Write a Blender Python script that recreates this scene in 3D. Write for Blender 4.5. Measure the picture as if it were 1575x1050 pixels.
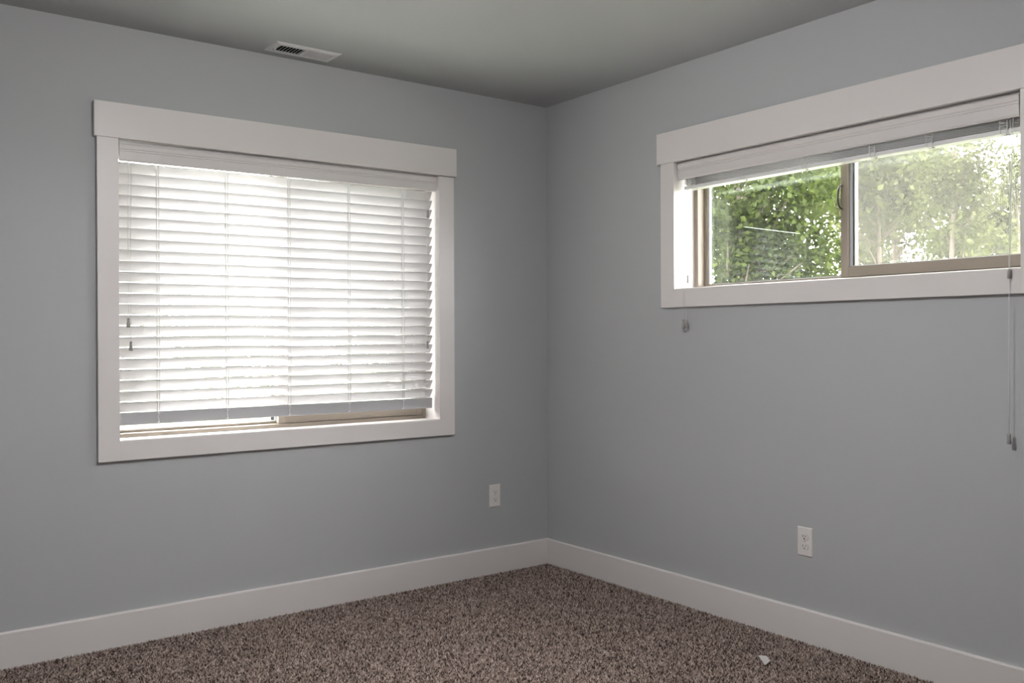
import bpy, bmesh, math, random
import numpy as np
from mathutils import Vector, Matrix

random.seed(7)
for o in list(bpy.data.objects):
    bpy.data.objects.remove(o)
S = bpy.context.scene
COL = S.collection
R = math.radians

# ------------------------------------------------------------------ camera
cam_d = bpy.data.cameras.new('camera')
cam_d.sensor_fit = 'HORIZONTAL'
cam_d.sensor_width = 36.0
cam_d.lens = 1404.1 / 1575 * 36.0
cam_d.clip_start = 0.05
cam = bpy.data.objects.new('camera', cam_d)
COL.objects.link(cam)
rot = Matrix(((0.799805828, 0.00530008969, -0.600235410),
              (-0.600245482, 0.000398394151, -0.799815731),
              (-0.00399996483, 0.999985875, 0.00349999285)))
cam.matrix_world = Matrix.Translation((-3.0969, -3.8168, 1.2017)) @ rot.to_4x4()
S.camera = cam

# ------------------------------------------------------------------ exposure, sky, sun
S.view_settings.view_transform = 'Standard'
S.view_settings.look = 'None'
S.view_settings.exposure = 0.05
S.view_settings.gamma = 1.0
S.view_settings.use_curve_mapping = False

SKY = 23.5
SUN = 7.0
FILL_LAMP = 93.0  # glow strength of the added fill lamp

world = bpy.data.worlds.new('overcast_sky')
S.world = world
world.use_nodes = True
wn = world.node_tree.nodes
bg = wn['Background']
bg.inputs['Color'].default_value = (1.0, 0.985, 0.985, 1)
bg.inputs['Strength'].default_value = SKY

sun_d = bpy.data.lights.new('hazy_sun', 'SUN')
sun_d.energy = SUN
sun_d.angle = R(50)
sun_d.color = (1.0, 0.98, 0.94)
sun = bpy.data.objects.new('hazy_sun', sun_d)
COL.objects.link(sun)
# light travels from the +y side of the house, a little from -x, down at ~48 degrees
sun.rotation_euler = Vector((0.30, -0.72, -0.80)).to_track_quat('-Z', 'Y').to_euler()
sun.location = (0, 8, 9)

# ------------------------------------------------------------------ materials
def new_mat(name):
    m = bpy.data.materials.new(name)
    m.use_nodes = True
    nt = m.node_tree
    return m, nt, nt.nodes['Principled BSDF']

def srgb(r, g, b):
    f = lambda c: (c/255/12.92 if c/255 <= .04045 else ((c/255+.055)/1.055)**2.4)
    return (f(r), f(g), f(b), 1)

def paint(name, col, rough=.5, bump=0.0, scale=200, spec=.4, vary=.0):
    m, nt, b = new_mat(name)
    b.inputs['Base Color'].default_value = col
    b.inputs['Roughness'].default_value = rough
    b.inputs['Specular IOR Level'].default_value = spec
    if bump or vary:
        tc = nt.nodes.new('ShaderNodeTexCoord')
        n = nt.nodes.new('ShaderNodeTexNoise')
        n.inputs['Scale'].default_value = scale
        n.inputs['Detail'].default_value = 3
        nt.links.new(tc.outputs['Object'], n.inputs['Vector'])
        if bump:
            bp = nt.nodes.new('ShaderNodeBump')
            bp.inputs['Strength'].default_value = bump
            bp.inputs['Distance'].default_value = .002
            nt.links.new(n.outputs['Fac'], bp.inputs['Height'])
            nt.links.new(bp.outputs['Normal'], b.inputs['Normal'])
        if vary:
            mx = nt.nodes.new('ShaderNodeMix'); mx.data_type = 'RGBA'
            mx.inputs['A'].default_value = tuple(c*(1-vary) for c in col[:3]) + (1,)
            mx.inputs['B'].default_value = tuple(min(1, c*(1+vary)) for c in col[:3]) + (1,)
            nt.links.new(n.outputs['Fac'], mx.inputs['Factor'])
            nt.links.new(mx.outputs['Result'], b.inputs['Base Color'])
    return m

M = {}
M['wall'] = paint('grey_wall_paint', (.490, .502, .516, 1), .6, .10, 260, .25)
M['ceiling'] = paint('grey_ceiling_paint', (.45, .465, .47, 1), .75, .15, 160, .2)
M['trim'] = paint('white_trim_paint', (.79, .755, .745, 1), .38, .03, 30, .4)
M['blind'] = paint('white_blind_slat', (.83, .83, .835, 1), .38, .02, 40, .45)
M['valance'] = paint('white_blind_valance', (.73, .70, .69, 1), .4, .03, 60, .4)
M['rail'] = paint('shade_greyed_bottom_rail', (.46, .46, .475, 1), .4, .02, 40, .4)  # white rail, its shade put into a greyer base colour
M['cord'] = paint('white_cord', (.82, .82, .81, 1), .8, .2, 900, .2)
M['tassel'] = paint('grey_plastic_tassel', (.36, .35, .34, 1), .35, 0, 10, .5)
M['vinyl'] = paint('tan_window_vinyl', srgb(150, 140, 128), .4, .02, 80, .45)
M['vinyl_dark'] = paint('dark_bronze_metal', srgb(60, 52, 42), .3, 0, 10, .6)
M['spacer'] = paint('silver_glass_spacer', (.75, .75, .76, 1), .3, 0, 10, .5)
M['gasket'] = paint('black_gasket', (.02, .02, .022, 1), .6, 0, 10, .3)
M['plastic'] = paint('white_outlet_plastic', (.82, .79, .77, 1), .3, 0, 10, .5)
M['slot'] = paint('dark_slot', (.02, .018, .016, 1), .7, 0, 10, .2)
M['metal'] = paint('screw_metal', (.6, .6, .6, 1), .35, 0, 10, .5)
M['vent'] = paint('white_register_enamel', (.70, .70, .70, 1), .35, .02, 50, .5)
M['duct'] = paint('dark_duct', (.012, .012, .013, 1), .9, 0, 10, .1)
M['paper'] = paint('white_paper', (.72, .70, .69, 1), .8, .2, 400, .2)
M['siding'] = paint('exterior_siding', (.55, .53, .50, 1), .8, .1, 20, .2)
M['lamp_metal'] = paint('brushed_nickel', (.5, .48, .45, 1), .35, 0, 10, .5)
M['bark'] = paint('grey_bark', (.15, .125, .105, 1), .9, .8, 18, .1, .35)

def slat_mat():
    m, nt, b = new_mat('white_translucent_slat')
    b.inputs['Base Color'].default_value = (.84, .84, .845, 1)
    b.inputs['Roughness'].default_value = .4
    tl = nt.nodes.new('ShaderNodeBsdfTranslucent')
    tl.inputs['Color'].default_value = (.80, .79, .79, 1)
    mix = nt.nodes.new('ShaderNodeMixShader')
    mix.inputs[0].default_value = .46
    out = nt.nodes['Material Output']
    nt.links.new(b.outputs[0], mix.inputs[1]); nt.links.new(tl.outputs[0], mix.inputs[2])
    nt.links.new(mix.outputs[0], out.inputs['Surface'])
    return m
M['slat'] = slat_mat()

def glow_mat():
    m, nt, b = new_mat('fill_lamp_glow')
    b.inputs['Base Color'].default_value = (.8, .8, .8, 1)
    b.inputs['Emission Color'].default_value = (1.0, .975, .96, 1)
    b.inputs['Emission Strength'].default_value = FILL_LAMP
    return m
M['glow'] = glow_mat()

def glass_mat():
    m = bpy.data.materials.new('window_glass')
    m.use_nodes = True
    nt = m.node_tree
    for n in list(nt.nodes): nt.nodes.remove(n)
    out = nt.nodes.new('ShaderNodeOutputMaterial')
    tr = nt.nodes.new('ShaderNodeBsdfTransparent')
    tr.inputs['Color'].default_value = (.965, .965, .965, 1)
    gl = nt.nodes.new('ShaderNodeBsdfGlossy')
    gl.inputs['Roughness'].default_value = 0.0
    gl.inputs['Color'].default_value = (.88, .98, .95, 1)
    lw = nt.nodes.new('ShaderNodeLayerWeight')
    lw.inputs['Blend'].default_value = .5
    p = nt.nodes.new('ShaderNodeMath'); p.operation = 'POWER'; p.inputs[1].default_value = 4.0
    ma = nt.nodes.new('ShaderNodeMath'); ma.operation = 'MULTIPLY_ADD'
    ma.inputs[1].default_value = .92; ma.inputs[2].default_value = .055
    mix = nt.nodes.new('ShaderNodeMixShader')
    nt.links.new(lw.outputs['Facing'], p.inputs[0])
    nt.links.new(p.outputs[0], ma.inputs[0])
    nt.links.new(ma.outputs[0], mix.inputs[0])
    nt.links.new(tr.outputs[0], mix.inputs[1])
    nt.links.new(gl.outputs[0], mix.inputs[2])
    nt.links.new(mix.outputs[0], out.inputs['Surface'])
    return m
M['glass'] = glass_mat()

def screen_mat():
    m = bpy.data.materials.new('insect_screen_mesh')
    m.use_nodes = True
    nt = m.node_tree
    for n in list(nt.nodes): nt.nodes.remove(n)
    out = nt.nodes.new('ShaderNodeOutputMaterial')
    tr = nt.nodes.new('ShaderNodeBsdfTransparent')
    df = nt.nodes.new('ShaderNodeBsdfDiffuse')
    df.inputs['Color'].default_value = (.085, .083, .08, 1)
    tl = nt.nodes.new('ShaderNodeBsdfTranslucent')
    tl.inputs['Color'].default_value = (.085, .083, .08, 1)
    a = nt.nodes.new('ShaderNodeAddShader')
    mix = nt.nodes.new('ShaderNodeMixShader')
    mix.inputs[0].default_value = .26
    nt.links.new(df.outputs[0], a.inputs[0]); nt.links.new(tl.outputs[0], a.inputs[1])
    nt.links.new(tr.outputs[0], mix.inputs[1]); nt.links.new(a.outputs[0], mix.inputs[2])
    nt.links.new(mix.outputs[0], out.inputs['Surface'])
    return m
M['screen'] = screen_mat()

def leaf_mat(name, dark, light):
    m = bpy.data.materials.new(name)
    m.use_nodes = True
    nt = m.node_tree
    for n in list(nt.nodes): nt.nodes.remove(n)
    out = nt.nodes.new('ShaderNodeOutputMaterial')
    at = nt.nodes.new('ShaderNodeAttribute'); at.attribute_name = 'tint'
    mx = nt.nodes.new('ShaderNodeMix'); mx.data_type = 'RGBA'
    mx.inputs['A'].default_value = dark; mx.inputs['B'].default_value = light
    nt.links.new(at.outputs['Fac'], mx.inputs['Factor'])
    d = nt.nodes.new('ShaderNodeBsdfDiffuse')
    t = nt.nodes.new('ShaderNodeBsdfTranslucent')
    g = nt.nodes.new('ShaderNodeBsdfGlossy'); g.inputs['Roughness'].default_value = .45
    g.inputs['Color'].default_value = (.6, .6, .6, 1)
    m1 = nt.nodes.new('ShaderNodeMixShader'); m1.inputs[0].default_value = .42
    m2 = nt.nodes.new('ShaderNodeMixShader'); m2.inputs[0].default_value = .012
    nt.links.new(mx.outputs['Result'], d.inputs['Color'])
    nt.links.new(mx.outputs['Result'], t.inputs['Color'])
    nt.links.new(d.outputs[0], m1.inputs[1]); nt.links.new(t.outputs[0], m1.inputs[2])
    nt.links.new(m1.outputs[0], m2.inputs[1]); nt.links.new(g.outputs[0], m2.inputs[2])
    nt.links.new(m2.outputs[0], out.inputs['Surface'])
    return m
M['leaf_deep'] = leaf_mat('deep_green_leaf', (0.0156, 0.0242, 0.0047, 1), (0.0663, 0.0897, 0.0187, 1))
M['leaf_mid'] = leaf_mat('mid_green_leaf', (0.0390, 0.0499, 0.0172, 1), (0.1482, 0.1677, 0.0624, 1))
M['leaf_pale'] = leaf_mat('pale_green_leaf', (0.0546, 0.0663, 0.0273, 1), (0.1716, 0.1872, 0.0819, 1))
M['leaf_lime'] = leaf_mat('lime_green_leaf', (0.0585, 0.0780, 0.0125, 1), (0.1404, 0.1716, 0.0328, 1))

def carpet_mat(name, use_attr):
    m, nt, b = new_mat(name)
    b.inputs['Roughness'].default_value = .95
    b.inputs['Specular IOR Level'].default_value = .1
    ramp = nt.nodes.new('ShaderNodeValToRGB')
    e = ramp.color_ramp.elements
    e[0].position = 0.0; e[0].color = (.045, .030, .025, 1)
    e[1].position = 1.0; e[1].color = (.66, .55, .49, 1)
    for p, c in ((.24, (.09, .064, .054, 1)), (.34, (.26, .197, .17, 1)), (.76, (.37, .29, .255, 1))):
        k = e.new(p); k.color = c
    if use_attr:
        at = nt.nodes.new('ShaderNodeAttribute'); at.attribute_name = 'tint'
        nt.links.new(at.outputs['Fac'], ramp.inputs['Fac'])
    else:
        tc = nt.nodes.new('ShaderNodeTexCoord')
        v = nt.nodes.new('ShaderNodeTexVoronoi'); v.inputs['Scale'].default_value = 170
        nt.links.new(tc.outputs['Object'], v.inputs['Vector'])
        sep = nt.nodes.new('ShaderNodeSeparateColor')
        nt.links.new(v.outputs['Color'], sep.inputs[0])
        nt.links.new(sep.outputs[0], ramp.inputs['Fac'])
    nt.links.new(ramp.outputs['Color'], b.inputs['Base Color'])
    return m
M['carpet'] = carpet_mat('speckled_brown_carpet_backing', False)
M['pile'] = carpet_mat('speckled_brown_carpet_pile', True)

def lawn_mat():
    m, nt, b = new_mat('lawn_grass')
    b.inputs['Roughness'].default_value = .9
    tc = nt.nodes.new('ShaderNodeTexCoord')
    n = nt.nodes.new('ShaderNodeTexNoise'); n.inputs['Scale'].default_value = 3; n.inputs['Detail'].default_value = 8
    r = nt.nodes.new('ShaderNodeValToRGB')
    r.color_ramp.elements[0].position = .3; r.color_ramp.elements[0].color = (.13, .15, .085, 1)
    r.color_ramp.elements[1].position = .7; r.color_ramp.elements[1].color = (.22, .235, .15, 1)
    nt.links.new(tc.outputs['Object'], n.inputs['Vector'])
    nt.links.new(n.outputs['Fac'], r.inputs['Fac'])
    nt.links.new(r.outputs['Color'], b.inputs['Base Color'])
    return m
M['lawn'] = lawn_mat()
M['gravel'] = paint('pale_concrete', (.62, .61, .58, 1), .9, .3, 30, .2, .15)

# ------------------------------------------------------------------ helpers
class MB:
    """collects shapes for one mesh"""
    def __init__(self): self.bm = bmesh.new()
    def box(self, lo, hi, bevel=0.0, seg=2):
        b = bmesh.new()
        bmesh.ops.create_cube(b, size=1)
        lo = Vector(lo); hi = Vector(hi)
        for v in b.verts:
            v.co = Vector((lo[i] + (v.co[i]+.5)*(hi[i]-lo[i]) for i in range(3)))
        if bevel > 0:
            bmesh.ops.bevel(b, geom=list(b.edges), offset=bevel, segments=seg, affect='EDGES', profile=.5)
        self._merge(b); return self
    def prism(self, profile, axis, a, b_, map_):
        """extrude a closed 2D profile (u,v) along axis from a to b_ ; map_(u,v,w)->xyz"""
        bm = self.bm
        r0 = [bm.verts.new(map_(u, v, a)) for u, v in profile]
        r1 = [bm.verts.new(map_(u, v, b_)) for u, v in profile]
        n = len(profile)
        for i in range(n):
            bm.faces.new((r0[i], r0[(i+1) % n], r1[(i+1) % n], r1[i]))
        bm.faces.new(list(reversed(r0))); bm.faces.new(r1)
        return self
    def tube(self, pts, r, seg=6, cap=True):
        bm = self.bm
        pts = [Vector(p) for p in pts]
        rr = r if isinstance(r, (list, tuple)) else [r]*len(pts)
        rings = []
        prev = None
        for i, p in enumerate(pts):
            if i == 0: d = pts[1]-pts[0]
            elif i == len(pts)-1: d = pts[-1]-pts[-2]
            else: d = (pts[i+1]-pts[i-1])
            d.normalize()
            a = prev if prev is not None else (Vector((1, 0, 0)) if abs(d.x) < .9 else Vector((0, 1, 0)))
            u = (a - d*a.dot(d)).normalized(); w = d.cross(u)
            prev = u
            rings.append([bm.verts.new(p + rr[i]*(math.cos(2*math.pi*k/seg)*u + math.sin(2*math.pi*k/seg)*w)) for k in range(seg)])
        for i in range(len(rings)-1):
            for k in range(seg):
                bm.faces.new((rings[i][k], rings[i][(k+1) % seg], rings[i+1][(k+1) % seg], rings[i+1][k]))
        if cap:
            bm.faces.new(list(reversed(rings[0]))); bm.faces.new(rings[-1])
        return self
    def lathe(self, c, prof, seg=16, axis=(0, 0, 1)):
        """prof: list of (radius, height) along axis from c"""
        q = Vector((0, 0, 1)).rotation_difference(Vector(axis))
        bm = self.bm; c = Vector(c); rings = []
        for r, h in prof:
            rings.append([bm.verts.new(c + q @ Vector((max(r, 1e-5)*math.cos(2*math.pi*k/seg), max(r, 1e-5)*math.sin(2*math.pi*k/seg), h))) for k in range(seg)])
        for i in range(len(rings)-1):
            for k in range(seg):
                bm.faces.new((rings[i][k], rings[i][(k+1) % seg], rings[i+1][(k+1) % seg], rings[i+1][k]))
        bm.faces.new(list(reversed(rings[0]))); bm.faces.new(rings[-1])
        return self
    def _merge(self, b):
        me = bpy.data.meshes.new('t'); b.to_mesh(me); b.free()
        self.bm.from_mesh(me); bpy.data.meshes.remove(me)
    def build(self, name, mat, parent=None, smooth=False, auto=True):
        bmesh.ops.recalc_face_normals(self.bm, faces=list(self.bm.faces))
        me = bpy.data.meshes.new(name)
        self.bm.to_mesh(me); self.bm.free()
        me.materials.append(M[mat])
        if smooth:
            for p in me.polygons: p.use_smooth = True
        o = bpy.data.objects.new(name, me)
        COL.objects.link(o)
        if parent is not None:
            o.parent = parent
            o.matrix_parent_inverse = Matrix.Translation(parent.location).inverted() if False else Matrix()
            o.location = -Vector(world_loc(parent))
        return o

def world_loc(o):
    v = Vector(o.location)
    while o.parent is not None:
        o = o.parent; v = v + Vector(o.location)
    return v

def empty(name, loc):
    o = bpy.data.objects.new(name, None)
    o.empty_display_size = .05
    o.location = loc
    COL.objects.link(o)
    return o

def tag(o, label=None, cat=None, group=None, kind=None):
    if label: o['label'] = label
    if cat: o['category'] = cat
    if group: o['group'] = group
    if kind: o['kind'] = kind
    return o

# ------------------------------------------------------------------ room shell
H = 2.44
X0, Y0 = -4.1, -4.7          # the walls behind the camera
TH = .20                     # wall thickness with the siding

# left-hand window (in wall_left, plane y = 0) and right-hand window (in wall_right, plane x = 0)
LX0, LX1, LZ0, LZ1 = -2.1763, -.6900, .8063, 1.9985
RY0, RY1, RZ0, RZ1 = -2.4470, -.9436, 1.4246, 1.9985
JT = .005                     # reveal between casing edge and jamb

def wall_with_hole(name, horizontal, a0, a1, h0, h1, z0, z1):
    mb = MB()
    if horizontal:
        f = lambda u0, u1, w0, w1: mb.box((u0, 0, w0), (u1, TH, w1))
    else:
        f = lambda u0, u1, w0, w1: mb.box((0, u0, w0), (TH, u1, w1))
    f(a0, h0, -.1, H+.1); f(h1, a1, -.1, H+.1)
    f(h0, h1, -.1, z0); f(h0, h1, z1, H+.1)
    bmesh.ops.remove_doubles(mb.bm, verts=list(mb.bm.verts), dist=1e-5)
    o = mb.build(name, 'wall')
    tag(o, kind='structure')
    return o

wall_with_hole('wall_left', True, X0, TH, LX0-.025, LX1+.025, LZ0-.025, LZ1+.02)
wall_with_hole('wall_right', False, Y0, 0, RY0-.025, RY1+.025, RZ0-.025, RZ1+.02)
tag(MB().box((X0-.15, Y0, -.1), (X0, TH, H+.1)).build('wall_back', 'wall'), kind='structure')
tag(MB().box((X0, Y0-.15, -.1), (TH, Y0, H+.1)).build('wall_front', 'wall'), kind='structure')
tag(MB().box((X0, Y0, H), (0, 0, H+.1)).build('ceiling', 'ceiling'), kind='structure')
tag(MB().box((X0, Y0, -.1), (0, 0, -.010)).build('floor', 'carpet'), kind='structure')

# baseboards: 5 inch flat stock with an eased top edge
BH, BT = .1269, .0152
def base_profile():
    return [(0, -.0095), (BT, -.0095), (BT, BH-.005), (BT-.0015, BH-.0018), (BT-.005, BH), (0, BH)]
tag(MB().prism(base_profile(), 0, X0, -BT, lambda u, v, w: (w, -u, v)).build('baseboard_left', 'trim'), kind='structure')
tag(MB().prism(base_profile(), 0, Y0, 0, lambda u, v, w: (-u, w, v)).build('baseboard_right', 'trim'), kind='structure')
tag(MB().prism(base_profile(), 0, Y0, -BT, lambda u, v, w: (X0+u, w, v)).build('baseboard_back', 'trim'), kind='structure')
tag(MB().prism(base_profile(), 0, X0+BT, -BT, lambda u, v, w: (w, Y0+u, v)).build('baseboard_front', 'trim'), kind='structure')

# ------------------------------------------------------------------ windows
# local frame: u = along the wall to the viewer's right, d = depth outwards, z = up
def window(name, origin, to_world, u0, u1, z0, z1, uc0, uc1, zc0, hz1, hu0, hu1, head_tilt, split, handle_z):
    """u0..u1,z0..z1: edge of the casing opening; uc0,uc1,zc0: outer edge of casing; hu*,hz1: head board."""
    root = empty(name, origin)
    tag(root, kind='structure')
    def bx(mb, ua, ub, da, db, za, zb, bev=0):
        p = to_world(ua, da, za); q = to_world(ub, db, zb)
        lo = tuple(min(p[i], q[i]) for i in range(3)); hi = tuple(max(p[i], q[i]) for i in range(3))
        mb.box(lo, hi, bev); return mb
    CT = .019
    e = .0008
    # casing boards
    bx(MB(), uc0, u0, -CT, 0, zc0, z1, e).build('side_casing', 'trim', root)
    bx(MB(), u1, uc1, -CT, 0, zc0, z1, e).build('side_casing', 'trim', root)
    rd = .007                                   # eased top edge of the bottom board
    prof = [(0, zc0), (-CT+.001, zc0), (-CT, zc0+.001)] + [(-CT+rd-rd*math.cos(a*math.pi/12), z0-rd+rd*math.sin(a*math.pi/12)) for a in range(7)] + [(0, z0)]
    bc = MB().prism(prof, 0, u0, u1, lambda d, z, u: to_world(u, d, z))
    bc.build('bottom_casing', 'trim', root)
    hb = bx(MB(), hu0, hu1, -.025, 0, z1, hz1, e)
    for v in hb.bm.verts:                       # head board sits very slightly out of level
        uu = (v.co.x if name == 'window_1' else -v.co.y)
        v.co.z += head_tilt*((uu-hu0)/(hu1-hu0)-.5)*2
    hb.build('head_casing', 'trim', root)
    # jamb liner
    D = .122
    j0, j1, k0, k1 = u0-JT, u1+JT, z0-JT, z1+.004
    jm = MB()
    bx(jm, j0-.018, j0, .0, TH-.02, k0-.018, k1+.014)
    bx(jm, j1, j1+.018, .0, TH-.02, k0-.018, k1+.014)
    bx(jm, j0, j1, .0, TH-.02, k1, k1+.014)
    jm.build('window_jamb', 'trim', root)
    bx(MB(), j0, j1, .0, TH-.02, k0-.018, k0).build('window_sill', 'trim', root)
    # vinyl main frame: face lip + deeper track channel
    fr = MB()
    W1 = .022
    for (a, b, c, d2) in ((j0, j0+W1, k0, k1), (j1-W1, j1, k0, k1), (j0+W1, j1-W1, k0, k0+W1*.75), (j0+W1, j1-W1, k1-W1, k1)):
        bx(fr, a, b, D, D+.075, c, d2, .002)
    fr.build('window_frame', 'vinyl', root)
    # fixed lite on the left (deeper plane)
    g0, g1, gz0, gz1 = j0+W1, split, k0+W1*.75, k1-W1
    fx = MB()
    W2 = .016
    for (a, b, c, d2) in ((g0, g0+W2, gz0, gz1), (g0+W2, g1+.03, gz0, gz0+W2*.6), (g0+W2, g1+.03, gz1-W2, gz1)):
        bx(fx, a, b, D+.045, D+.075, c, d2, .0015)
    bx(fx, g1+.004, g1+.03, D+.045, D+.072, gz0+.012, gz1-W2)
    fx.build('fixed_lite_frame', 'vinyl', root)
    sp = MB()
    s0, s1, sz0, sz1 = g0+W2, g1+.004, gz0+W2*.6, gz1-W2
    sw = .010
    for (a, b, c, d2) in ((s0, s0+sw, sz0, sz1), (s1-sw, s1, sz0, sz1), (s0+sw, s1-sw, sz0, sz0+.004), (s0+sw, s1-sw, sz1-.006, sz1)):
        bx(sp, a, b, D+.052, D+.064, c, d2)
    sp.build('glass_spacer', 'spacer', root)
    for dd in (.049, .065):
        bx(MB(), s0, s1, D+dd, D+dd+.003, sz0, sz1).build('glass_pane', 'glass', root)
    # sliding sash on the right (inner plane)
    h0, h1, hz0, hzt = split-.008, j1-W1+.006, k0+.018, k1-.018
    sash = empty('sliding_sash', (0, 0, 0))
    sash.parent = root; sash.location = -Vector(origin) + Vector(to_world(h0, D, hz0))
    st = .034
    sf = MB()
    for (a, b, c, d2) in ((h0, h0+st, hz0, hzt), (h1-st, h1, hz0, hzt), (h0+st, h1-st, hz0, hz0+.042), (h0+st, h1-st, hzt-.04, hzt)):
        bx(sf, a, b, D+.008, D+.036, c, d2, .002)
    sf.build('sash_frame', 'vinyl', sash)
    q0, q1, qz0, qz1 = h0+st, h1-st, hz0+.042, hzt-.04
    sp2 = MB()
    for (a, b, c, d2) in ((q0, q0+.011, qz0, qz1), (q1-.011, q1, qz0, qz1), (q0+.011, q1-.011, qz0, qz0+.003), (q0+.011, q1-.011, qz1-.006, qz1)):
        bx(sp2, a, b, D+.019, D+.030, c, d2)
    sp2.build('glass_spacer', 'spacer', sash)
    gk = MB()
    for (a, b) in ((q0+.011, q0+.0165), (q1-.0165, q1-.011)):
        bx(gk, a, b, D+.022, D+.030, qz0, qz1)
    gk.build('gasket', 'gasket', sash)
    for dd in (.016, .030):
        bx(MB(), q0, q1, D+dd, D+dd+.003, qz0, qz1).build('glass_pane', 'glass', sash)
    # D-shaped finger pull on the sash stile
    pts = []
    for k in range(13):
        t = math.pi*k/12
        pts.append(to_world(h0+.009, D+.009-.032*math.sin(t)**.7, handle_z+.046*math.cos(t)))
    MB().tube(pts, .0048, 8).build('pull_handle', 'vinyl_dark', sash, True)
    # insect screen outside the sliding half
    bx(MB(), split-.02, j1-W1, D+.0695, D+.0700, k0+.012, k1-.012).build('insect_screen', 'screen', root)
    sfm = MB()
    for (a, b, c, d2) in ((split-.02, split-.002, k0+.014, k1-.014), (j1-W1-.014, j1-W1, k0+.014, k1-.014), (split-.002, j1-W1-.014, k0+.014, k0+.026), (split-.002, j1-W1-.014, k1-.03, k1-.014)):
        bx(sfm, a, b, D+.072, D+.082, c, d2)
    sfm.build('screen_frame', 'vinyl', root)
    return root

win1 = window('window_1', ((LX0+LX1)/2, 0, LZ0), lambda u, d, z: (u, d, z),
              LX0, LX1, LZ0, LZ1, -2.2556, -.6038, .725, 2.136, -2.2659, -.5904, .0048, -1.452, 1.36)
win2 = window('window_2', (0, (RY0+RY1)/2, RZ0), lambda u, d, z: (d, -u, z),
              -RY1, -RY0, RZ0, RZ1, .8608, .0-RY0+.083, 1.3397, 2.140, .8418, -RY0+.102, 0.0, 1.705, 1.755)

# ------------------------------------------------------------------ blinds
def slat_profile(w, t, crown=.0018):
    """closed section across the slat, (s along width, n normal)"""
    n = 8
    top = []; bot = []
    for i in range(n+1):
        s = -w/2 + w*i/n
        c = crown*(1-(2*s/w)**2)
        edge = .45 if i in (0, n) else 1
        top.append((s, c + t/2*edge)); bot.append((s, c - t/2*edge))
    return top + list(reversed(bot))

def valance(mbx, to_w, u0, u1, zt, zb, d0):
    h = zt-zb
    prof = [(d0+.004, zt), (d0+.001, zt-.004), (d0, zt-.008), (d0, zt-h*.30), (d0+.0025, zt-h*.33), (d0+.0025, zt-h*.36),
            (d0, zt-h*.39), (d0, zt-h*.44), (d0+.002, zt-h*.46), (d0+.0008, zt-h*.50), (d0+.0008, zb+.006), (d0+.003, zb+.001), (d0+.006, zb), (d0+.014, zb), (d0+.014, zt)]
    mbx.prism(prof, 0, u0, u1, lambda d, z, u: to_w(u, d, z))
    return mbx

def tassel(name, p, h, parent, r=.0075, mat='tassel'):
    prof = [(.0030, 0), (.0054, -.001), (.0056, -h*.16), (.0044, -h*.22), (.0052, -h*.34), (r*.86, -h*.55), (r*1.08, -h*.78), (r*1.12, -h*.92), (r*.85, -h)]
    return MB().lathe(p, prof, 12).build(name, mat, parent, True)

# --- lowered blind on the left window
B1 = empty('window_blind', ((LX0+LX1)/2, .045, LZ0))
tag(B1, 'white two-inch slat blind lowered over the large window, slats tilted nearly shut', 'blind')
bu0, bu1 = LX0+.008, LX1-.004
TW1 = lambda u, d, z: (u, d, z)
tiltL = .0075                                        # the upper end of the blind hangs a touch lower on the left
def lvl(z): return max(0, (z-.90)/1.05)*tiltL
def skew(mb):
    for v in mb.bm.verts:
        v.co.z += lvl(v.co.z)*((v.co.x-bu0)/(bu1-bu0)-.5)*2
    return mb
vb = MB(); valance(vb, TW1, bu0, bu1, 1.9885, 1.918, -.002); skew(vb).build('valance', 'valance', B1)
skew(MB().box((bu0+.004, .016, 1.935), (bu1-.004, .075, 2.0005), .002)).build('head_rail', 'blind', B1)
NS = 22
TH1 = R(55)
z_first, z_last = 1.8985, .9315
YC = .047
ladders = [-2.017, -1.732, -1.451, -1.157, -.870]
for i in range(NS+1):
    zc = z_first + (z_last-z_first)*i/NS
    th = TH1 + R(random.uniform(-.7, .7))
    prof = slat_profile(.050, .0028)
    def mp(s, n, u, zc=zc, th=th):
        # room-side edge up, outer edge down
        d = s*math.cos(th) - n*math.sin(th)
        z = -s*math.sin(th) - n*math.cos(th)
        return (u, YC + d, zc + z)
    mb = MB(); mb.prism(prof, 0, bu0+.003, bu1-.006, mp)
    o = skew(mb).build('slat', 'slat', B1)
    for p in o.data.polygons: p.use_smooth = len(p.vertices) == 4
rail_c = .884
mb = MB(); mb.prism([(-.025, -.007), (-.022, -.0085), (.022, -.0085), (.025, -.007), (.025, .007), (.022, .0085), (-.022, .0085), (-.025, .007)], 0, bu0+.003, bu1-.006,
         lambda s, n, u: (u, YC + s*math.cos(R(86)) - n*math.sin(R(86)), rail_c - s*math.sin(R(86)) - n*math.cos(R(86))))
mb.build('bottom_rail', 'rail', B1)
for lx in ladders:
    lad = MB()
    yf, yb = YC-.0225, YC+.0205
    for off in (-.0045, .0045):
        lad.tube([(lx+off, yf, 1.94), (lx+off, yf-.001, 1.4), (lx+off, yf, .90)], .0013, 5)
        lad.tube([(lx+off, yb, 1.94), (lx+off, yb, .885)], .0009, 5)
    for i in range(NS+1):
        zc = z_first + (z_last-z_first)*i/NS
        a = math.sin(TH1)*.023
        lad.tube([(lx-.0045, yf, zc+a-.004), (lx+.0045, yb, zc-a-.004)], .0008, 4)
    lad.build('ladder_cord', 'cord', B1, True)
    kn = MB()
    kn.tube([(lx-.004, YC-.0215, rail_c+.030), (lx+.001, YC-.026, rail_c+.018), (lx-.003, YC-.0255, rail_c+.006), (lx+.004, YC-.016, rail_c-.014), (lx+.006, YC-.004, rail_c-.018)], .0014, 6)
    kn.lathe((lx+.005, YC-.004, rail_c-.022), [(.003, 0), (.0055, .001), (.0055, .005), (.003, .006)], 10)
    kn.build('cord_button', 'cord', B1, True)
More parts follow.
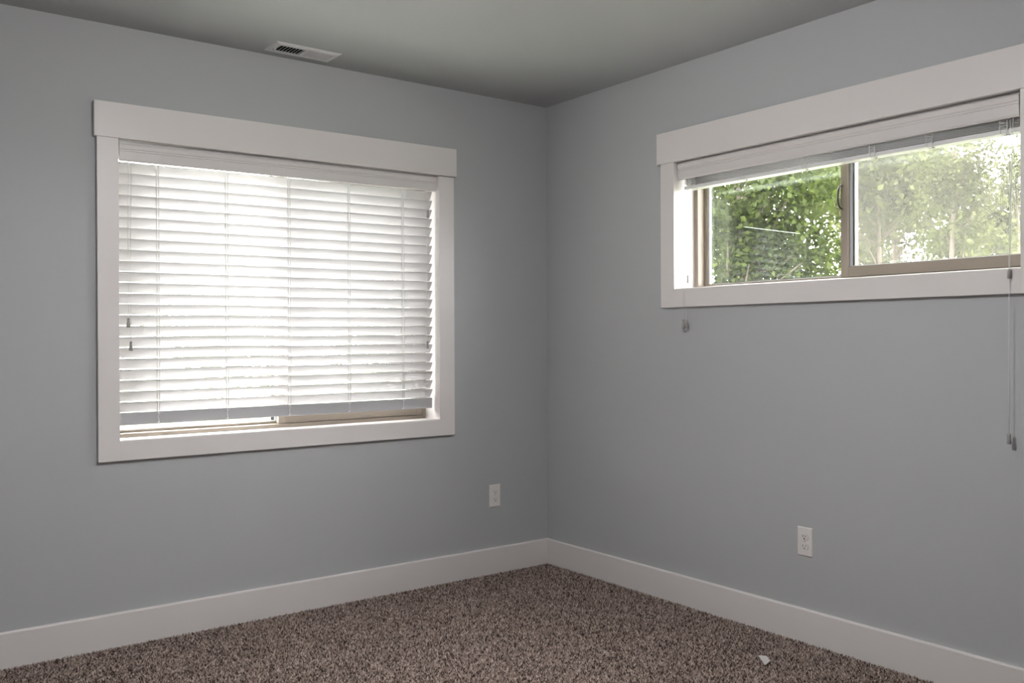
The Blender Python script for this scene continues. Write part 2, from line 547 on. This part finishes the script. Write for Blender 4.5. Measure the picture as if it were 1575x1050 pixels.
def cordset(root, segs, r=.0010):
    MB().tube(segs, r, 6).build('pull_cord', 'cord', root, True)
cy = .006
cordset(B1, [(-2.132, .02, 1.93), (-2.134, cy+.002, 1.88), (-2.137, cy, 1.6), (-2.137, cy, 1.288)])
cordset(B1, [(-2.124, .02, 1.93), (-2.124, cy+.002, 1.88), (-2.127, cy, 1.6), (-2.1275, cy, 1.194)])
tassel('cord_tassel', (-2.137, cy, 1.288), .037, B1)
tassel('cord_tassel', (-2.1275, cy, 1.194), .036, B1)
cordset(B1, [(-.740, .02, 1.93), (-.740, cy+.002, 1.88), (-.740, cy, 1.828)])
cordset(B1, [(-.746, .02, 1.93), (-.746, cy+.002, 1.88), (-.745, cy, 1.5), (-.745, cy, 1.188)])
tassel('cord_tassel', (-.740, cy, 1.829), .036, B1, .006)
tassel('cord_tassel', (-.745, cy, 1.189), .036, B1, .006)

# --- raised blind on the right window
B2 = empty('window_blind', (.045, (RY0+RY1)/2, 1.87))
tag(B2, 'white slat blind raised into a thin stack at the top of the high window', 'blind')
TW2 = lambda u, d, z: (d, -u, z)
ru0, ru1 = -RY1+.008, -RY0-.012
vb = MB(); valance(vb, TW2, ru0, ru1, 1.9905, 1.917, -.002); vb.build('valance', 'valance', B2)
MB().box((.016, -ru1+.004, 1.945), (.075, -ru0-.004, 2.001), .002).build('head_rail', 'blind', B2)
zst = 1.9295
ns2 = 9
for i in range(ns2):
    z = zst - .0046*i
    prof = slat_profile(.050, .0024, .0010)
    j = random.uniform(-.0012, .0012)
    mb = MB(); mb.prism(prof, 0, ru0+.012+random.uniform(-.001, .001), ru1-.006,
                       lambda s, n, u, z=z, j=j: (.052+s+j, -u, z+n))
    o = mb.build('slat', 'blind', B2)
    for p in o.data.polygons: p.use_smooth = len(p.vertices) == 4
MB().box((.027, -ru1+.006, zst-.0046*ns2-.0150), (.077, -ru0-.012, zst-.0046*ns2+.0008), .003).build('bottom_rail', 'blind', B2)
zb2 = zst-.0046*ns2-.0150
for ly in (-1.02, -1.30, -1.60, -1.90, -2.12, -2.375):
    lad = MB()
    for k in range(6):
        za = zst+.006-.0085*k
        x0 = .0245 - .0035*(k % 2)
        s = (-1)**k
        lad.tube([(.028, ly-.010*s, za), (x0-.001, ly-.002, za-.003), (x0-.003, ly+.012*s, za-.006), (.026, ly+.016*s, za-.008)], .0015, 5)
    lad.tube([(.0245, ly-.012, zst+.012), (.0225, ly-.012, zb2+.004), (.034, ly-.004, zb2-.004)], .0015, 5)
    lad.tube([(.0245, ly+.012, zst+.012), (.0225, ly+.010, zb2+.002), (.034, ly, zb2-.006), (.046, ly-.004, zb2-.003)], .0015, 5)
    lad.lathe((.046, ly-.004, zb2-.005), [(.003, 0), (.006, .001), (.006, .004), (.003, .005)], 10)
    lad.build('ladder_cord', 'cord', B2, True)
cordset(B2, [(.022, -2.398, 1.93), (.012, -2.402, 1.86), (-.0245, -2.414, 1.435), (-.026, -2.4145, 1.418)])
cordset(B2, [(.022, -2.408, 1.93), (.012, -2.409, 1.86), (-.0245, -2.417, 1.435), (-.026, -2.4155, 1.418)])
MB().lathe((-.026, -2.415, 1.420), [(.0025, 0), (.0058, -.001), (.0058, -.030), (.0030, -.031)], 12).build('cord_joiner', 'tassel', B2, True)
cordset(B2, [(-.026, -2.415, 1.390), (-.0262, -2.4145, 1.10), (-.026, -2.4138, .884)])
MB().lathe((-.026, -2.4138, .886), [(.0030, 0), (.0062, -.001), (.0055, -.010), (.0066, -.022), (.0074, -.033), (.0050, -.035)], 12).build('cord_tassel', 'tassel', B2, True)
cordset(B2, [(.022, -.990, 1.93), (.010, -.992, 1.86), (-.0245, -1.001, 1.43), (-.026, -1.0045, 1.28)], .0007)
cordset(B2, [(.022, -.998, 1.93), (.010, -1.000, 1.86), (-.0245, -1.010, 1.43), (-.026, -1.024, 1.28)], .0007)
tassel('cord_tassel', (-.026, -1.0045, 1.283), .042, B2, .0068)
tassel('cord_tassel', (-.026, -1.0235, 1.279), .034, B2, .0060)
cordset(B2, [(.05, -.966, 1.93), (.050, -.9645, 1.487)], .0007)
tassel('cord_tassel', (.050, -.9645, 1.487), .036, B2, .006)

# ------------------------------------------------------------------ outlets
def outlet(origin, to_w, nrm, label):
    root = empty('wall_outlet', to_w(0, 0, 0))
    tag(root, label, 'outlet')
    w, h = .0345, .0572
    # bevelled plate
    bm = MB()
    def ring(s, d): return [to_w(a*(w-s), d, b*(h-s)) for a, b in ((-1, -1), (1, -1), (1, 1), (-1, 1))]
    rs = [ring(0, 0), ring(0, .0025), ring(.0035, .0058)]
    vs = [[bm.bm.verts.new(p) for p in r] for r in rs]
    for i in range(2):
        for k in range(4): bm.bm.faces.new((vs[i][k], vs[i][(k+1) % 4], vs[i+1][(k+1) % 4], vs[i+1][k]))
    bm.bm.faces.new(vs[2]); bm.bm.faces.new(list(reversed(vs[0])))
    bm.build('cover_plate', 'plastic', root)
    for zc in (.0195, -.0195):
        f = MB()
        prof = []
        for k in range(24):
            a = 2*math.pi*k/24
            prof.append((max(-.0172, min(.0172, .0172*math.cos(a))), max(-.0118, min(.0118, .0172*math.sin(a)))))
        r0 = [f.bm.verts.new(to_w(u, .0055, zc+v)) for u, v in prof]
        r1 = [f.bm.verts.new(to_w(u, .0085, zc+v)) for u, v in prof]
        for k in range(24): f.bm.faces.new((r0[k], r0[(k+1) % 24], r1[(k+1) % 24], r1[k]))
        f.bm.faces.new(r1)
        face = f.build('receptacle', 'plastic', root)
        s = MB()
        def sb(ua, ub, za, zb):
            p = to_w(ua, .0080, zc+za); q = to_w(ub, .0088, zc+zb)
            s.box(tuple(min(p[i], q[i]) for i in range(3)), tuple(max(p[i], q[i]) for i in range(3)))
        sb(-.0078, -.0054, -.0005, .0075); sb(.0054, .0074, .0005, .0070)
        s.lathe(to_w(0, .0080, zc-.0065), [(.0027, 0), (.0027, .0009)], 10, nrm)
        s.build('socket_slots', 'slot', face)
    MB().lathe(to_w(0, .0056, 0), [(.0032, 0), (.0032, .0008), (.0022, .0014)], 12, nrm).build('screw', 'metal', root)
    return root
outlet(None, lambda u, d, z: (-.3485+u, -d, .3915+z), (0, -1, 0), 'white wall outlet low on the left wall, close to the room corner')
outlet(None, lambda u, d, z: (-d, -1.6225-u, .392+z), (-1, 0, 0), 'white wall outlet low on the right wall, under the high window')

# ------------------------------------------------------------------ ceiling register
V = empty('air_vent', (-1.447, -.128, H))
tag(V, 'white metal air vent in the ceiling above the lowered blind', 'vent')
vx0, vx1, vy0, vy1 = -1.597, -1.300, -.202, -.056
ix0, ix1, iy0, iy1 = vx0+.028, vx1-.028, vy0+.030, vy1-.030
fr = MB()
zf = H-.007
def vring(a, b, c, d, z): return [(a, c, z), (b, c, z), (b, d, z), (a, d, z)]
rr = [vring(vx0, vx1, vy0, vy1, H-.0005), vring(vx0+.002, vx1-.002, vy0+.002, vy1-.002, H-.003), vring(vx0+.014, vx1-.014, vy0+.014, vy1-.014, zf), vring(ix0, ix1, iy0, iy1, zf), vring(ix0, ix1, iy0, iy1, H-.0005)]
vv = [[fr.bm.verts.new(p) for p in r] for r in rr]
for i in range(len(rr)-1):
    for k in range(4): fr.bm.faces.new((vv[i][k], vv[i][(k+1) % 4], vv[i+1][(k+1) % 4], vv[i+1][k]))
fr.box(((ix0+ix1)/2-.006, iy0, zf), ((ix0+ix1)/2+.006, iy1, H-.001))
fr.build('vent_frame', 'vent', V)
MB().box((ix0, iy0, H-.0008), (ix1, iy1, H-.0002)).build('duct_opening', 'duct', V)
nl = 8
half = (ix1-ix0)/2-.006
for side in (0, 1):
    for k in range(nl):
        xc = (ix0 if side == 0 else (ix0+ix1)/2+.006) + half*(k+.5)/nl
        ang = R(-38) if side == 0 else R(24)
        wv = .0040 if side == 0 else .0058
        mb = MB()
        dx, dz = wv*math.cos(ang), wv*math.sin(ang)
        zc = H-.0040
        prof = [(xc-dx, max(zc-.0030, min(H-.0009, zc+dz))), (xc+dx, max(zc-.0030, min(H-.0009, zc-dz)))]
        t = .0016 if side == 0 else .0006
        mb.prism([(prof[0][0], prof[0][1]+t), (prof[0][0], prof[0][1]-t), (prof[1][0], prof[1][1]-t), (prof[1][0], prof[1][1]+t)], 0, iy0, iy1, lambda x, z, y: (x, y, z))
        mb.build('louver', 'vent', V)
MB().box((vx0+.018, (vy0+vy1)/2-.004, zf-.008), (vx0+.024, (vy0+vy1)/2+.010, zf+.001), .001).build('damper_lever', 'vent', V)

# ------------------------------------------------------------------ unseen lamp added to fill the room with light
LP = empty('added_fill_lamp', (-1.90, -2.08, H))
tag(LP, 'added fill lamp out of view, a glowing bowl under the ceiling', 'lamp')
MB().lathe((-1.90, -2.08, H), [(.08, 0), (.08, -.02), (.02, -.03), (.012, -.04), (.012, -.17)], 24).build('canopy', 'lamp_metal', LP, False)
MB().lathe((-1.90, -2.08, H-.165), [(.02, 0), (.09, -.008), (.15, -.03), (.165, -.055), (.15, -.085), (.09, -.11), (.0, -.12)], 28).build('fill_lamp_bowl', 'glow', LP, True)

# ------------------------------------------------------------------ paper scrap on the carpet
pb = MB()
pts = [(-.3438, -1.6594, .024), (-.3148, -1.6752, .021), (-.3214, -1.6962, .009), (-.3581, -1.7011, .003), (-.3500, -1.6800, .0145)]
top = [pb.bm.verts.new(p) for p in pts]
bot = [pb.bm.verts.new((p[0]+.0005, p[1]+.0005, p[2]-.0012)) for p in pts]
m_ = len(pts)
pb.bm.faces.new((top[0], top[1], top[2], top[4])); pb.bm.faces.new((top[2], top[3], top[4]))
pb.bm.faces.new(list(reversed(bot)))
for k in range(m_): pb.bm.faces.new((top[k], bot[k], bot[(k+1) % m_], top[(k+1) % m_]))
tag(pb.build('paper_scrap', 'paper'), 'small scrap of white paper lying on the speckled carpet', 'paper')

# ------------------------------------------------------------------ carpet pile
def np_mesh(name, verts, loops, nper, mat, tint_face):
    me = bpy.data.meshes.new(name)
    nf = len(loops)//nper
    me.vertices.add(len(verts)); me.vertices.foreach_set('co', verts.astype(np.float32).ravel())
    me.loops.add(len(loops)); me.loops.foreach_set('vertex_index', loops.astype(np.int32))
    me.polygons.add(nf)
    me.polygons.foreach_set('loop_start', np.arange(0, nf*nper, nper, dtype=np.int32))
    me.polygons.foreach_set('loop_total', np.full(nf, nper, dtype=np.int32))
    at = me.attributes.new('tint', 'FLOAT', 'FACE')
    at.data.foreach_set('value', tint_face.astype(np.float32))
    me.update(calc_edges=True)
    me.materials.append(M[mat])
    o = bpy.data.objects.new(name, me)
    COL.objects.link(o)
    return o

rng = np.random.default_rng(3)
CZ = -.010                     # backing level under the pile
sp = .0064
gx, gy = np.meshgrid(np.arange(X0+BT+.003, -BT-.002, sp), np.arange(Y0+BT+.003, -BT-.002, sp))
n = gx.size
px = gx.ravel() + rng.uniform(-.45, .45, n)*sp
py = gy.ravel() + rng.uniform(-.45, .45, n)*sp
px = np.clip(px, X0+BT+.004, -BT-.003); py = np.clip(py, Y0+BT+.004, -BT-.003)
hgt = rng.uniform(-.0035, .0020, n)
rad = rng.uniform(.0034, .0054, n)
a0 = rng.uniform(0, 2*np.pi, n)
lean = rng.normal(0, .0042, (n, 2))
vs = np.zeros((n, 4, 3))
for k in range(3):
    a = a0 + k*2*np.pi/3
    vs[:, k, 0] = np.minimum(px + rad*np.cos(a), -BT); vs[:, k, 1] = np.minimum(py + rad*np.sin(a), -BT); vs[:, k, 2] = CZ - .0002
vs[:, 3, 0] = np.minimum(px + lean[:, 0], -BT); vs[:, 3, 1] = np.minimum(py + lean[:, 1], -BT); vs[:, 3, 2] = hgt
base = (np.arange(n)*4)[:, None]
fl = np.concatenate([base+np.array([0, 1, 3]), base+np.array([1, 2, 3]), base+np.array([2, 0, 3])], axis=1).ravel()
tint = np.repeat(rng.uniform(0, 1, n), 3)
o = np_mesh('carpet_pile', vs.reshape(-1, 3), fl, 3, 'pile', tint)
tag(o, 'speckled brown and beige cut pile carpet covering the whole floor', 'carpet', kind='stuff')

# ------------------------------------------------------------------ outdoors
GZ = -.55
def ground(name, x0, x1, y0, y1, z, mat):
    return MB().box((x0, y0, z-.2), (x1, y1, z)).build(name, mat)
tag(ground('lawn', -30, 45, TH+.01, 45, GZ, 'lawn'), 'green lawn outside the two windows', 'lawn', kind='structure')
tag(ground('side_yard', TH+.01, 45, -30, TH, GZ, 'lawn'), 'grass strip beside the house', 'lawn', kind='structure')
tag(MB().box((-6, 1.5, GZ), (.2, 7.5, GZ+.06), .01).build('patio', 'gravel'), 'pale concrete patio outside the large window', 'patio', kind='structure')

def leaves(name, clumps, n, size, mat, parent, seed, yellow=.0):
    """clumps: (x,y,z,rx,ry,rz,weight) ; leaf = folded pointed oval of two quads"""
    rg = np.random.default_rng(seed)
    w = np.array([c[6] for c in clumps], float); w /= w.sum()
    idx = rg.choice(len(clumps), n, p=w)
    C = np.array([c[:3] for c in clumps])[idx]; RR = np.array([c[3:6] for c in clumps])[idx]
    d = rg.normal(size=(n, 3)); d /= np.linalg.norm(d, axis=1)[:, None]
    r = rg.uniform(0, 1, n)**.45
    P = C + d*RR*r[:, None]
    # gather leaves into sprays so that holes stay open between them
    ns = max(8, n//14)
    S_ = P[rg.choice(n, ns)]
    P = S_[rg.integers(0, ns, n)] + rg.normal(0, size*1.7, (n, 3))
    up = np.array([0, 0, 1.0])
    N = rg.normal(size=(n, 3))*.75 + up*.7
    N /= np.linalg.norm(N, axis=1)[:, None]
    A = rg.normal(size=(n, 3)) - up*.4
    A -= N*np.sum(A*N, axis=1)[:, None]; A /= np.linalg.norm(A, axis=1)[:, None]
    B = np.cross(N, A)
    L = (size*rg.uniform(.65, 1.35, n))[:, None]; Wd = L*.36
    fold = L*.10
    v = np.stack([P - A*L*.5, P - A*L*.12 + B*Wd + N*fold, P + A*L*.5 - N*fold*.6, P - A*L*.12 - B*Wd + N*fold], axis=1)
    base = (np.arange(n)*4)[:, None]
    f = np.concatenate([base+np.array([0, 1, 2]), base+np.array([0, 2, 3])], axis=1).ravel()
    t = np.clip(rg.beta(.9, 1.2, n), 0, 1)
    off = np.array(world_loc(parent))
    o = np_mesh(name, v.reshape(-1, 3)-off, f, 3, mat, np.repeat(t, 2))
    o.parent = parent
    return o

def tree(label, x, y, trunk_r, top, clumps, n, size, mat, seed, lean=(0, 0), kind='tree'):
    root = empty('leafy_tree' if kind == 'tree' else 'leafy_shrub', (x, y, GZ))
    tag(root, label, kind, 'trees outside the windows')
    rd = random.Random(seed)
    mb = MB()
    pts = []; rr = []
    for k in range(9):
        t = k/8
        pts.append((x + lean[0]*t + rd.uniform(-.04, .04)*(k > 0), y + lean[1]*t + rd.uniform(-.04, .04)*(k > 0), GZ + (top-GZ)*t - (.02 if k == 0 else 0)))
        rr.append(trunk_r*(1.25 if k == 0 else (1-.75*t)))
    mb.tube(pts, rr, 10)
    for (cx_, cy_, cz_, rx_, ry_, rz_, w_) in clumps:
        # a limb from the trunk to each clump of foliage
        tz = min(max(cz_-.8*max(rx_, ry_)-.3, GZ+.5), top-.1)
        t = (tz-GZ)/(top-GZ)
        p0 = Vector((x+lean[0]*t, y+lean[1]*t, tz)); p1 = Vector((cx_, cy_, cz_))
        mid = (p0+p1)/2 + Vector((rd.uniform(-.1, .1), rd.uniform(-.1, .1), -.12))
        r0 = max(.012, trunk_r*.35*(1-.5*t))
        mb.tube([p0, mid, p1], [r0, r0*.7, r0*.3], 7)
    mb.build('trunk', 'bark', root, True)
    leaves('foliage', clumps, n, size, mat, root, seed)
    return root

def rand_clumps(cx_, cy_, cz_, rx, ry, rz, k, seed, s=.55):
    rd = random.Random(seed); out = []
    for i in range(k):
        while True:
            a, b, c_ = rd.uniform(-1, 1), rd.uniform(-1, 1), rd.uniform(-1, 1)
            if a*a+b*b+c_*c_ < 1: break
        q = s*rd.uniform(.75, 1.25)
        out.append((cx_+a*rx, cy_+b*ry, cz_+c_*rz, q*1.1, q*1.1, q*.8, q**3))
    return out

# seen through the high window, from its left edge to its right
tree('broad deep green tree filling the left half of the high window', 7.0, 4.6, .11, 4.6,
     rand_clumps(7.0, 4.25, 3.0, .95, 1.25, 1.3, 40, 1, .46) + [(7.0, 3.32, 2.20, .32, .30, .26, .06), (7.05, 3.72, 2.08, .32, .32, .24, .06), (6.9, 3.12, 2.50, .26, .26, .24, .05), (7.0, 3.50, 2.48, .3, .3, .2, .05), (7.1, 3.02, 2.08, .22, .22, .2, .03)], 14500, .085, 'leaf_deep', 11, (0, -.3))
tree('wide green tree beyond the left end of the high window', 10.0, 9.2, .12, 5.0,
     rand_clumps(10.0, 8.9, 3.2, 1.1, 1.35, 1.5, 34, 21, .52), 9000, .11, 'leaf_mid', 21)
tree('slender tree with a bare grey trunk right of the sash stile', 10.0, 4.14, .062, 5.2,
     rand_clumps(10.0, 4.2, 3.95, .9, 1.05, .95, 30, 3, .45), 5600, .115, 'leaf_mid', 13, (.05, .05))
tree('thin trunked tree further back, right of the bare grey trunk', 14.0, 6.17, .075, 6.2,
     rand_clumps(14.0, 6.3, 4.6, 1.25, 1.5, 1.3, 26, 4, .55) + [(14.0, 5.85, 3.42, .5, .5, .28, .12), (14.0, 5.30, 3.42, .45, .45, .25, .10), (14.0, 5.45, 2.95, .35, .35, .2, .06), (14.1, 6.15, 3.1, .35, .3, .22, .05)], 6200, .125, 'leaf_pale', 14)
tree('mid green tree with an open crown at the right of the high window', 7.0, 1.40, .045, 4.2,
     [(7.0, 1.37, 2.96, .15, .14, .13, 5), (7.05, 1.53, 2.80, .13, .13, .11, 4), (6.95, 1.21, 3.03, .13, .12, .11, 4),
      (7.0, 1.15, 2.77, .12, .11, .09, 3), (7.0, 1.59, 3.14, .14, .14, .12, 4), (7.0, 1.31, 2.74, .14, .13, .10, 4),
      (7.1, 1.29, 2.40, .15, .14, .09, 3.5), (7.0, 1.01, 2.28, .13, .12, .07, 2), (6.9, .80, 2.20, .12, .11, .05, 1.2),
      (7.1, 1.52, 2.32, .14, .13, .09, 3.5), (7.0, .94, 3.24, .10, .09, .07, 1.2), (7.0, .74, 2.94, .08, .06, .09, 1.0),
      (7.0, 1.11, 3.22, .11, .10, .08, 1.8), (7.0, 1.70, 2.60, .14, .14, .2, 3)], 3600, .055, 'leaf_mid', 15)
tree('lime green young tree low in the right half of the high window', 11.9, 3.95, .035, 2.9,
     rand_clumps(11.9, 3.9, 2.70, .25, .36, .22, 9, 6, .24), 1500, .075, 'leaf_lime', 16)
tree('small tree with grey green leaves at the far right of the high window', 12.0, 2.95, .04, 4.2,
     rand_clumps(12.0, 2.95, 3.75, .3, .22, .45, 8, 7, .26), 1100, .075, 'leaf_mid', 17)
for i, (tx, ty, tz, lab) in enumerate(((20, 14.2, 4.2, 'distant pale tree behind the broad deep green tree'),
                                       (20, 10.4, 4.0, 'distant pale tree behind the bare grey trunk'),
                                       (20, 6.9, 3.4, 'distant pale tree behind the lime green young tree'))):
    tree(lab, tx, ty, .12, tz+1, rand_clumps(tx, ty, tz, 1.0, 1.0, 1.2, 18, 40+i, .6), 5000, .13, 'leaf_pale', 40+i)
# seen in slivers between the slats of the lowered blind
for i, (tx, ty, cz_, rad_, lab) in enumerate(((6.4, 12, 1.4, 1.6, 'dark tree glimpsed through the right side of the lowered blind'),
                                            (3.6, 16, 1.3, 1.3, 'bushy tree glimpsed through the middle of the lowered blind'))):
    tree(lab, tx, ty, .1, cz_+1, rand_clumps(tx, ty, cz_, rad_, rad_, rad_*.6, 16, 60+i, .6), 4500, .13, 'leaf_deep', 60+i)
hd = empty('garden_hedge', (-1.0, 21, GZ))
tag(hd, 'long low green hedge beyond the lawn, glimpsed between the slats', 'hedge')
hb_ = MB()
for k in range(12):
    hb_.tube([(-4.3+.6*k, 21, GZ-.02), (-4.3+.6*k+.05, 21.03, GZ+.5), (-4.3+.6*k, 21, GZ+1.1)], [.03, .025, .012], 6)
hb_.build('stem', 'bark', hd, True)
leaves('foliage', [(-4.4+.3*k, 21, GZ+.75, .35, .4, .7, 1) for k in range(24)], 6000, .12, 'leaf_mid', hd, 80)
